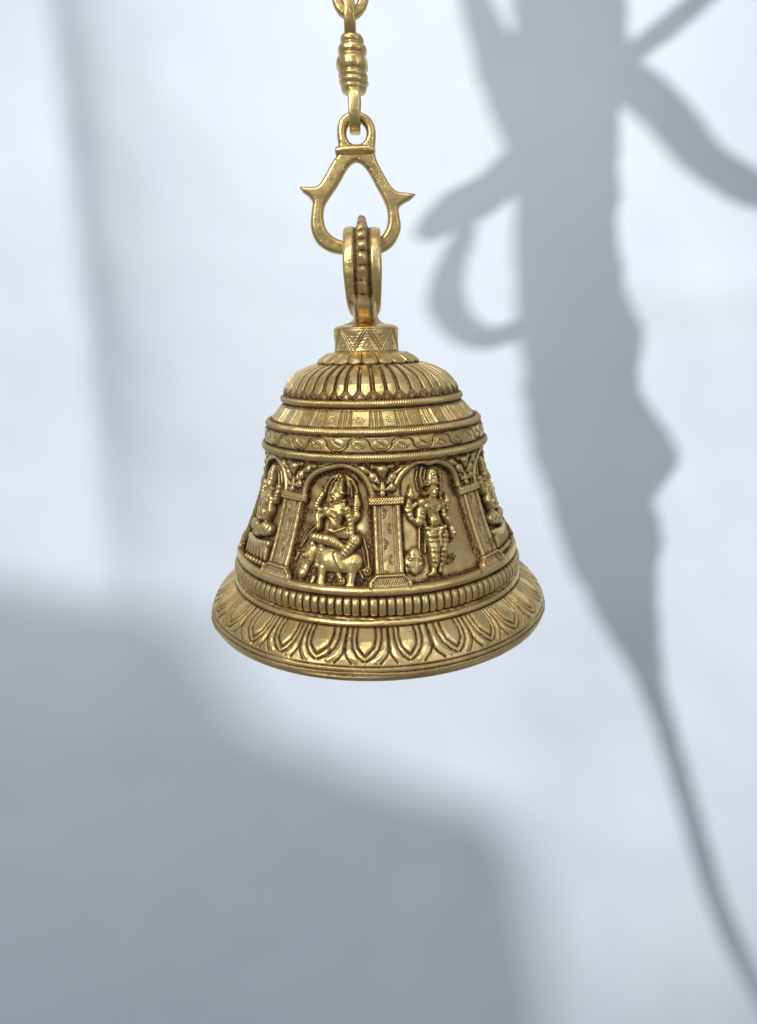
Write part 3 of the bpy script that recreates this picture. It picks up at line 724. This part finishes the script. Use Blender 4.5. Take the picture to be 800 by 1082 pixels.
sl = np.linspace(0, pl[-1], 260); hh = np.convolve(np.pad(np.interp(sl, pl, ph), 3, mode='edge'), np.ones(7)/7, 'valid'); rl = np.convolve(np.pad(np.interp(sl, pl, pr_), 3, mode='edge'), np.ones(7)/7, 'valid')
tt = np.linspace(0, 2*PI, 129)[:-1]; A_, Hh_ = np.meshgrid(tt, hh); R_ = np.repeat(rl[:, None], 128, 1)
R_ = R_*(1+0.012*np.sin(3*A_+Hh_*.1))+0.25*vnoise(A_*14, Hh_, 41, 0.45)
cx = 372.6+(Hh_-68)*0.035+0.5*np.sin(Hh_*0.16)
Vb = np.stack([(cx-400+R_*np.sin(A_))*S, -R_*np.cos(A_)*S, (541-Hh_-0.04*R_*np.sin(A_)*1.0)*S], -1).reshape(-1, 3)-np.array(swv.location)
rw = np.clip((blur(R_, 6, True)-R_)*0.55-0.05, 0, 1)
mesh_obj('barrel', Vb, grid_faces(260, 128, True), M_HOOK, swv, rw)
# strap loops stand edge-on: rounded-rectangle loops in the depth plane
def strap(name, x0, x1, ytop, ybot, depth, wt, wb, th_, seed, lowtaper=1.0):
    n = 160; a = np.linspace(0, 2*PI, n, endpoint=False); cyy, hhh = (ytop+ybot)/2, (ybot-ytop)/2
    ca, sa = np.cos(a), np.sin(a); e = 0.75
    Yd = depth*np.sign(sa)*np.abs(sa)**e; Hd = -hhh*np.sign(ca)*np.abs(ca)**e
    nb = 32; V = []
    for i in range(n):
        f = (Hd[i]/hhh+1)/2; w = wt+(wb-wt)*f; cxx = x0+(x1-x0)*f
        k0 = np.array([Yd[i], Hd[i]]); j = np.array([Yd[(i+1) % n]-Yd[i-1], Hd[(i+1) % n]-Hd[i-1]]); j /= np.linalg.norm(j); nn = np.array([-j[1], j[0]])
        for m_ in range(nb):
            q_ = 2*PI*m_/nb; cx_, sx_ = math.cos(q_), math.sin(q_)
            ux = math.copysign(abs(cx_)**0.5, cx_)*w/2; ur = math.copysign(abs(sx_)**0.6, sx_)*th_/2
            V.append((cxx+ux, k0[1]+nn[1]*ur+cyy, k0[0]+nn[0]*ur))
    V = np.array(V); V[:, 0] += 0.25*vnoise(V[:, 1], V[:, 2], seed, 0.3)
    Vm = np.stack([(V[:, 0]-400)*S, V[:, 2]*S, (541-V[:, 1])*S], -1)-np.array(swv.location)
    i, j = np.meshgrid(np.arange(n), np.arange(nb), indexing='ij')
    F = np.stack([i*nb+j, ((i+1) % n)*nb+j, ((i+1) % n)*nb+(j+1) % nb, i*nb+(j+1) % nb], -1).reshape(-1, 4)
    return mesh_obj(name, Vm, F, M_HOOK, swv, np.zeros(len(Vm)))
strap('strap_loop', 369.0, 370.5, -10, 38.5, 14, 10.5, 12.5, 7, 5)
strap('strap_loop', 374.5, 375.2, 96.0, 138.2, 15.5, 13.8, 11.2, 7, 6)

# ------------------------------------------------------------------ chain link at the top edge
lk = thing('chain_link', 369.6, 21, 'round brass chain link cut off by the top edge, carrying the swivel', 'chain link')
def ringpts(cx, cy, rx, ry, n=28): return [(cx+rx*math.cos(2*PI*i/n), cy+ry*math.sin(2*PI*i/n)) for i in range(n)]
lo = casting('link_ring', [ringpts(370.2, -6, 19.2, 26.5, 80), ringpts(370.2, -6, 9.6, 15.5, 60)], 5.2, 4.0, M_HOOK, lk, seed=13)

# ------------------------------------------------------------------ backdrop: a pale softly folded cloth wall
WY = 0.5/S; FW = (D+WY)/D
def wallpt(px, py, y=WY):
    f = (D+y)/D; return Vector(((px-400)*S*f, y*S, (541-H0)*S-(py-H0)*S*f))
def fold(X, Z):
    """relief of the cloth in metres toward the camera; X, Z metres"""
    px = X/(S*FW)+400; py = H0-(Z-(541-H0)*S)/(S*FW)
    e = px-(34+0.115*py)
    amp = 0.5+0.5*np.clip((620-py)/200, 0, 1)*1.0
    amp = sstep(820, 380, py)
    # slope: turned away from the light just right of the crease, easing back over 160 units
    out = np.zeros_like(X)
    kk = np.linspace(-200, 900, 1101)
    slope = 0.85*sstep(-30, 34, kk)*np.exp(-np.clip(kk, 0, None)/68.0)
    dep = np.cumsum(slope)*S*FW; dep -= dep[700]
    out += np.interp(e, kk, dep)*1.0*(0.15+0.85*amp)
    e2 = px-(560+0.06*(py-800)); g2 = sstep(700, 820, py)
    out += g2*(-0.006)*np.exp(-(e2/60.0)**2)
    e3 = (py-(310-0.05*(px-700)))
    out += 0.004*np.exp(-(e3/32.0)**2)*sstep(640, 760, px)
    return out
nx, nz = 420, 420
xs = np.linspace(-2.2, 2.2, nx); zs = np.linspace(-2.0, 2.2, nz); Xw, Zw = np.meshgrid(xs, zs)
xs2 = np.sign(xs)*np.abs(xs/2.2)**1.6*2.2; zs2 = np.sign(zs)*np.abs(zs/2.2)**1.6*2.2; Xw, Zw = np.meshgrid(xs2, zs2)
Yw = 0.5-fold(Xw, Zw)
m, nt, p = new_mat('pale_plaster')
N, L = nt.nodes.new, nt.links.new
tc = N('ShaderNodeTexCoord'); n1 = N('ShaderNodeTexNoise'); n1.inputs['Scale'].default_value = 3.0; n1.inputs['Detail'].default_value = 3; L(tc.outputs['Object'], n1.inputs['Vector'])
r1_ = N('ShaderNodeValToRGB'); r1_.color_ramp.elements[0].color = (0.57, 0.628, 0.70, 1); r1_.color_ramp.elements[1].color = (0.61, 0.665, 0.735, 1); r1_.color_ramp.elements[0].position = .35; r1_.color_ramp.elements[1].position = .65
L(n1.outputs[0], r1_.inputs[0]); L(r1_.outputs[0], p.inputs['Base Color']); p.inputs['Roughness'].default_value = 0.9
n2 = N('ShaderNodeTexNoise'); n2.inputs['Scale'].default_value = 3.5; n2.inputs['Detail'].default_value = 2; L(tc.outputs['Object'], n2.inputs['Vector'])
bp = N('ShaderNodeBump'); bp.inputs['Strength'].default_value = 0.35; bp.inputs['Distance'].default_value = 0.05; L(n2.outputs[0], bp.inputs['Height']); L(bp.outputs[0], p.inputs['Normal'])
M_WALL = m
Vw = np.stack([Xw, Yw, Zw], -1).reshape(-1, 3)
wall = mesh_obj('wall', Vw, grid_faces(nz, nx), M_WALL); wall['kind'] = 'structure'

# ------------------------------------------------------------------ lamps and what throws the shadows
wc = np.array(wallpt(430, 541)); ldir = np.array([1.19, -1.0, 0.50]); ldir /= np.linalg.norm(ldir)
LP = wc+ldir*7.0
def onray(px, py, q):
    w = np.array(wallpt(px, py)); t = q/(0.5-LP[1]); return w+(LP-w)*t, t
m, nt, p = new_mat('dry_bark'); N, L = nt.nodes.new, nt.links.new
tc = N('ShaderNodeTexCoord'); n1 = N('ShaderNodeTexNoise'); n1.inputs['Scale'].default_value = 60; n1.inputs['Detail'].default_value = 6; L(tc.outputs['Object'], n1.inputs['Vector'])
rr_ = N('ShaderNodeValToRGB'); rr_.color_ramp.elements[0].color = (0.09, 0.065, 0.045, 1); rr_.color_ramp.elements[1].color = (0.26, 0.21, 0.16, 1); L(n1.outputs[0], rr_.inputs[0]); L(rr_.outputs[0], p.inputs['Base Color'])
bp = N('ShaderNodeBump'); bp.inputs['Strength'].default_value = 0.6; bp.inputs['Distance'].default_value = 0.004; L(n1.outputs[0], bp.inputs['Height']); L(bp.outputs[0], p.inputs['Normal']); p.inputs['Roughness'].default_value = 0.85
M_BARK = m
def limb(name, pts, q, parent, sc, dx=-5):
    out = []; rad = []
    for (px, py, r) in pts:
        w, t = onray(px+dx, py, q); out.append((w[0]/S+400, 541-w[2]/S, w[1]/S)); rad.append(r*FW*(1-t)*sc)
    return tube_mesh(name, out, rad, M_BARK, parent, nseg=20, seed=17, n=8)
w0, _ = onray(620, -60, 0.27)
br = bpy.data.objects.new('bare_branch', None); col.objects.link(br); br.location = tuple(w0)
tag(br, 'gnarled bare branch outside the frame that throws the twisting shadow at right', 'branch')
Q = 0.27
limb('main_stem', [(606, -160, 66), (608, 0, 62), (606, 90, 56), (604, 180, 56), (604, 260, 54), (612, 340, 58), (619, 400, 60), (628, 450, 64), (646, 495, 66), (645, 540, 54), (658, 590, 47), (668, 640, 33), (684, 690, 20), (694, 725, 13.5), (702, 750, 11.5), (716, 795, 10.5), (732, 850, 10.5), (748, 905, 11), (760, 945, 10.5), (778, 990, 10.5), (800, 1035, 9.5), (835, 1100, 7)], Q, br, 0.66)
limb('upper_limb', [(494, -60, 12), (508, 0, 15), (524, 45, 19), (545, 95, 24), (575, 140, 34)], Q, br, 0.75)
limb('side_limb', [(592, 140, 40), (560, 165, 27), (530, 190, 22), (500, 211, 25), (478, 224, 24), (460, 238, 17), (452, 244, 15)], Q, br, 0.85, 2)
limb('curled_twig', [(486, 222, 8), (487, 245, 10), (478, 268, 12), (469, 292, 14), (468, 318, 16), (482, 343, 15), (506, 357, 14), (535, 352, 13), (570, 335, 16)], Q, br, 0.82, 4)
limb('knot', [(660, 440, 24), (684, 468, 24), (700, 488, 18), (690, 512, 16), (670, 535, 14)], Q, br, 0.8)
limb('knot', [(672, 545, 16), (690, 575, 14), (692, 592, 8)], Q, br, 0.8)
limb('knot', [(655, 330, 16), (668, 352, 14), (668, 385, 12)], Q, br, 0.8)
limb('side_limb', [(630, 55, 34), (662, 82, 24), (690, 102, 22), (718, 130, 21), (745, 163, 20), (775, 186, 20), (815, 205, 19), (880, 215, 15)], Q, br, 0.82)
limb('upper_limb', [(640, 78, 10), (672, 58, 12), (700, 36, 14), (730, 12, 14), (775, -30, 13)], Q, br, 0.8)

# made-up leaf-shaped caster, added outside the frame for the big soft shadow
m, nt, p = new_mat('caster_green'); p.inputs['Base Color'].default_value = (0.06, 0.11, 0.04, 1); p.inputs['Roughness'].default_value = 0.5
M_CASTER = m
edge = cr([(-60, 640), (-45, 612), (0, 606), (80, 622), (150, 634), (200, 652), (230, 690), (255, 740), (290, 775), (345, 800), (400, 820), (455, 836), (510, 850), (550, 880), (570, 930), (580, 990), (590, 1060), (585, 1160), (520, 1260), (300, 1320), (60, 1290), (-50, 1200), (-70, 900)], 5)
QL = 0.95
cxy = (200, 1000); rings = 14; Vl = []; ne = len(edge)
LO = np.array(onray(*cxy, QL)[0])
for side in (1, -1):
    for r_ in range(rings+1):
        f = r_/rings
        for (x_, y_) in edge:
            w, t = onray(cxy[0]+(x_-cxy[0])*f, cxy[1]+(y_-cxy[1])*f, QL+0.02*math.cos(f*PI/2)+0.006*math.sin(x_*0.03)*f+side*0.0025*(1-f**6))
            Vl.append(w-LO)
Vl = np.array(Vl); nv = (rings+1)*ne
F1 = grid_faces(rings+1, ne, True); F2 = F1[:, ::-1]+nv
i = np.arange(ne); rimf = np.stack([rings*ne+i, rings*ne+(i+1) % ne, nv+rings*ne+(i+1) % ne, nv+rings*ne+i], -1)
lf = bpy.data.objects.new('shadow_caster', None); col.objects.link(lf); lf.location = tuple(LO)
tag(lf, 'leaf-shaped blocker added outside the frame to throw the large soft shadow at lower left', 'light blocker')
mesh_obj('caster_blade', Vl, np.concatenate([F1, F2, rimf]), M_CASTER, lf)
w1, _ = onray(250, 1310, QL); w2, _ = onray(290, 1700, QL)
tube_mesh('caster_stalk', [(w1[0]/S+400, 541-w1[2]/S, w1[1]/S), ((w1[0]+w2[0])/2/S+410, 541-(w1[2]+w2[2])/2/S, (w1[1])/S-20), (w2[0]/S+400, 541-w2[2]/S, w2[1]/S)], [22, 26, 30], M_CASTER, lf, nseg=16)

mid_ = np.array([0.0, 0.0, 0.055]); dl = (LP-mid_)/np.linalg.norm(LP-mid_); c2 = mid_+dl*1.15  # unseen leaf-shaped flag, added only to shade the bell from the spot
e1 = np.cross(dl, [0, 0, 1.0]); e1 /= np.linalg.norm(e1); e2 = np.cross(e1, dl)
lf2 = bpy.data.objects.new('bell_shade_flag', None); col.objects.link(lf2); lf2.location = tuple(c2)
tag(lf2, 'small leaf-shaped flag added outside the frame to keep the spot lamp off the bell', 'light blocker')
V2 = []; ns = 48
for side in (1, -1):
    for r_ in range(9):
        f = r_/8
        for k in range(ns):
            a_ = 2*PI*k/ns; V2.append(e1*0.084*f*math.cos(a_)+e2*0.20*f*(math.sin(a_)*(1+0.06*math.sin(a_)))+dl*(0.02*(1-f*f)*1.0+side*0.0012*(1-f**6)))
F1 = grid_faces(9, ns, True); i = np.arange(ns); rimf = np.stack([8*ns+i, 8*ns+(i+1) % ns, 17*ns+(i+1) % ns, 17*ns+i], -1)
mesh_obj('caster_blade', np.array(V2), np.concatenate([F1, F1[:, ::-1]+9*ns, rimf]), M_CASTER, lf2)

def lamp(name, typ, loc, target, power, size=None, color=(1, 1, 1), **kw):
    l = bpy.data.lights.new(name, typ); l.energy = power; l.color = color
    if typ == 'AREA': l.shape = 'RECTANGLE'; l.size, l.size_y = size
    for k, v in kw.items(): setattr(l, k, v)
    o = bpy.data.objects.new(name, l); col.objects.link(o); o.location = loc
    d = Vector(target)-Vector(loc); o.rotation_euler = d.to_track_quat('-Z', 'Y').to_euler(); return o
lamp('wall_spot', 'SPOT', tuple(LP), tuple(wallpt(380, 460)), 2080, color=(1.0, 0.985, 0.96), shadow_soft_size=0.125, spot_size=math.radians(17.5), spot_blend=0.75)
lamp('softbox', 'AREA', (-0.75, -1.15, 0.95), (0, 0, -0.02), 13.5, (0.6, 0.8), (1.0, 0.97, 0.91))
lamp('softbox', 'AREA', (0.9, -0.9, 0.55), (0, 0, -0.02), 2.2, (0.6, 0.9), (1.0, 0.985, 0.95))
lamp('softbox', 'AREA', (0.0, -0.75, 1.4), (0, 0, 0), 3.2, (0.9, 0.5), (1.0, 1.0, 1.0))

w = bpy.data.worlds.new('World'); scene.world = w; w.use_nodes = True
nt = w.node_tree; N, L = nt.nodes.new, nt.links.new; bg = nt.nodes['Background']
tc = N('ShaderNodeTexCoord'); sx = N('ShaderNodeSeparateXYZ'); L(tc.outputs['Generated'], sx.inputs[0])
mr = N('ShaderNodeMapRange'); mr.inputs['From Min'].default_value = -1; L(sx.outputs['Z'], mr.inputs['Value'])
cr_ = N('ShaderNodeValToRGB'); cr_.color_ramp.elements[0].color = (0.22, 0.225, 0.25, 1); cr_.color_ramp.elements[1].color = (0.60, 0.62, 0.68, 1); L(mr.outputs[0], cr_.inputs[0])
L(cr_.outputs[0], bg.inputs[0]); bg.inputs[1].default_value = 0.77

cam = bpy.data.cameras.new('camera'); co = bpy.data.objects.new('camera', cam); col.objects.link(co)
cam.sensor_fit = 'HORIZONTAL'; cam.sensor_width = 36; cam.lens = 36*D/800; cam.shift_y = -(541-H0)/800
cam.clip_start = 0.01; cam.clip_end = 50
co.location = (0, -D*S, (541-H0)*S); co.rotation_euler = (PI/2, 0, 0)
scene.camera = co
scene.view_settings.view_transform = 'Standard'; scene.view_settings.look = 'None'; scene.view_settings.exposure = 0; scene.view_settings.gamma = 1
scene.render.engine = 'CYCLES'; scene.cycles.max_bounces = 6
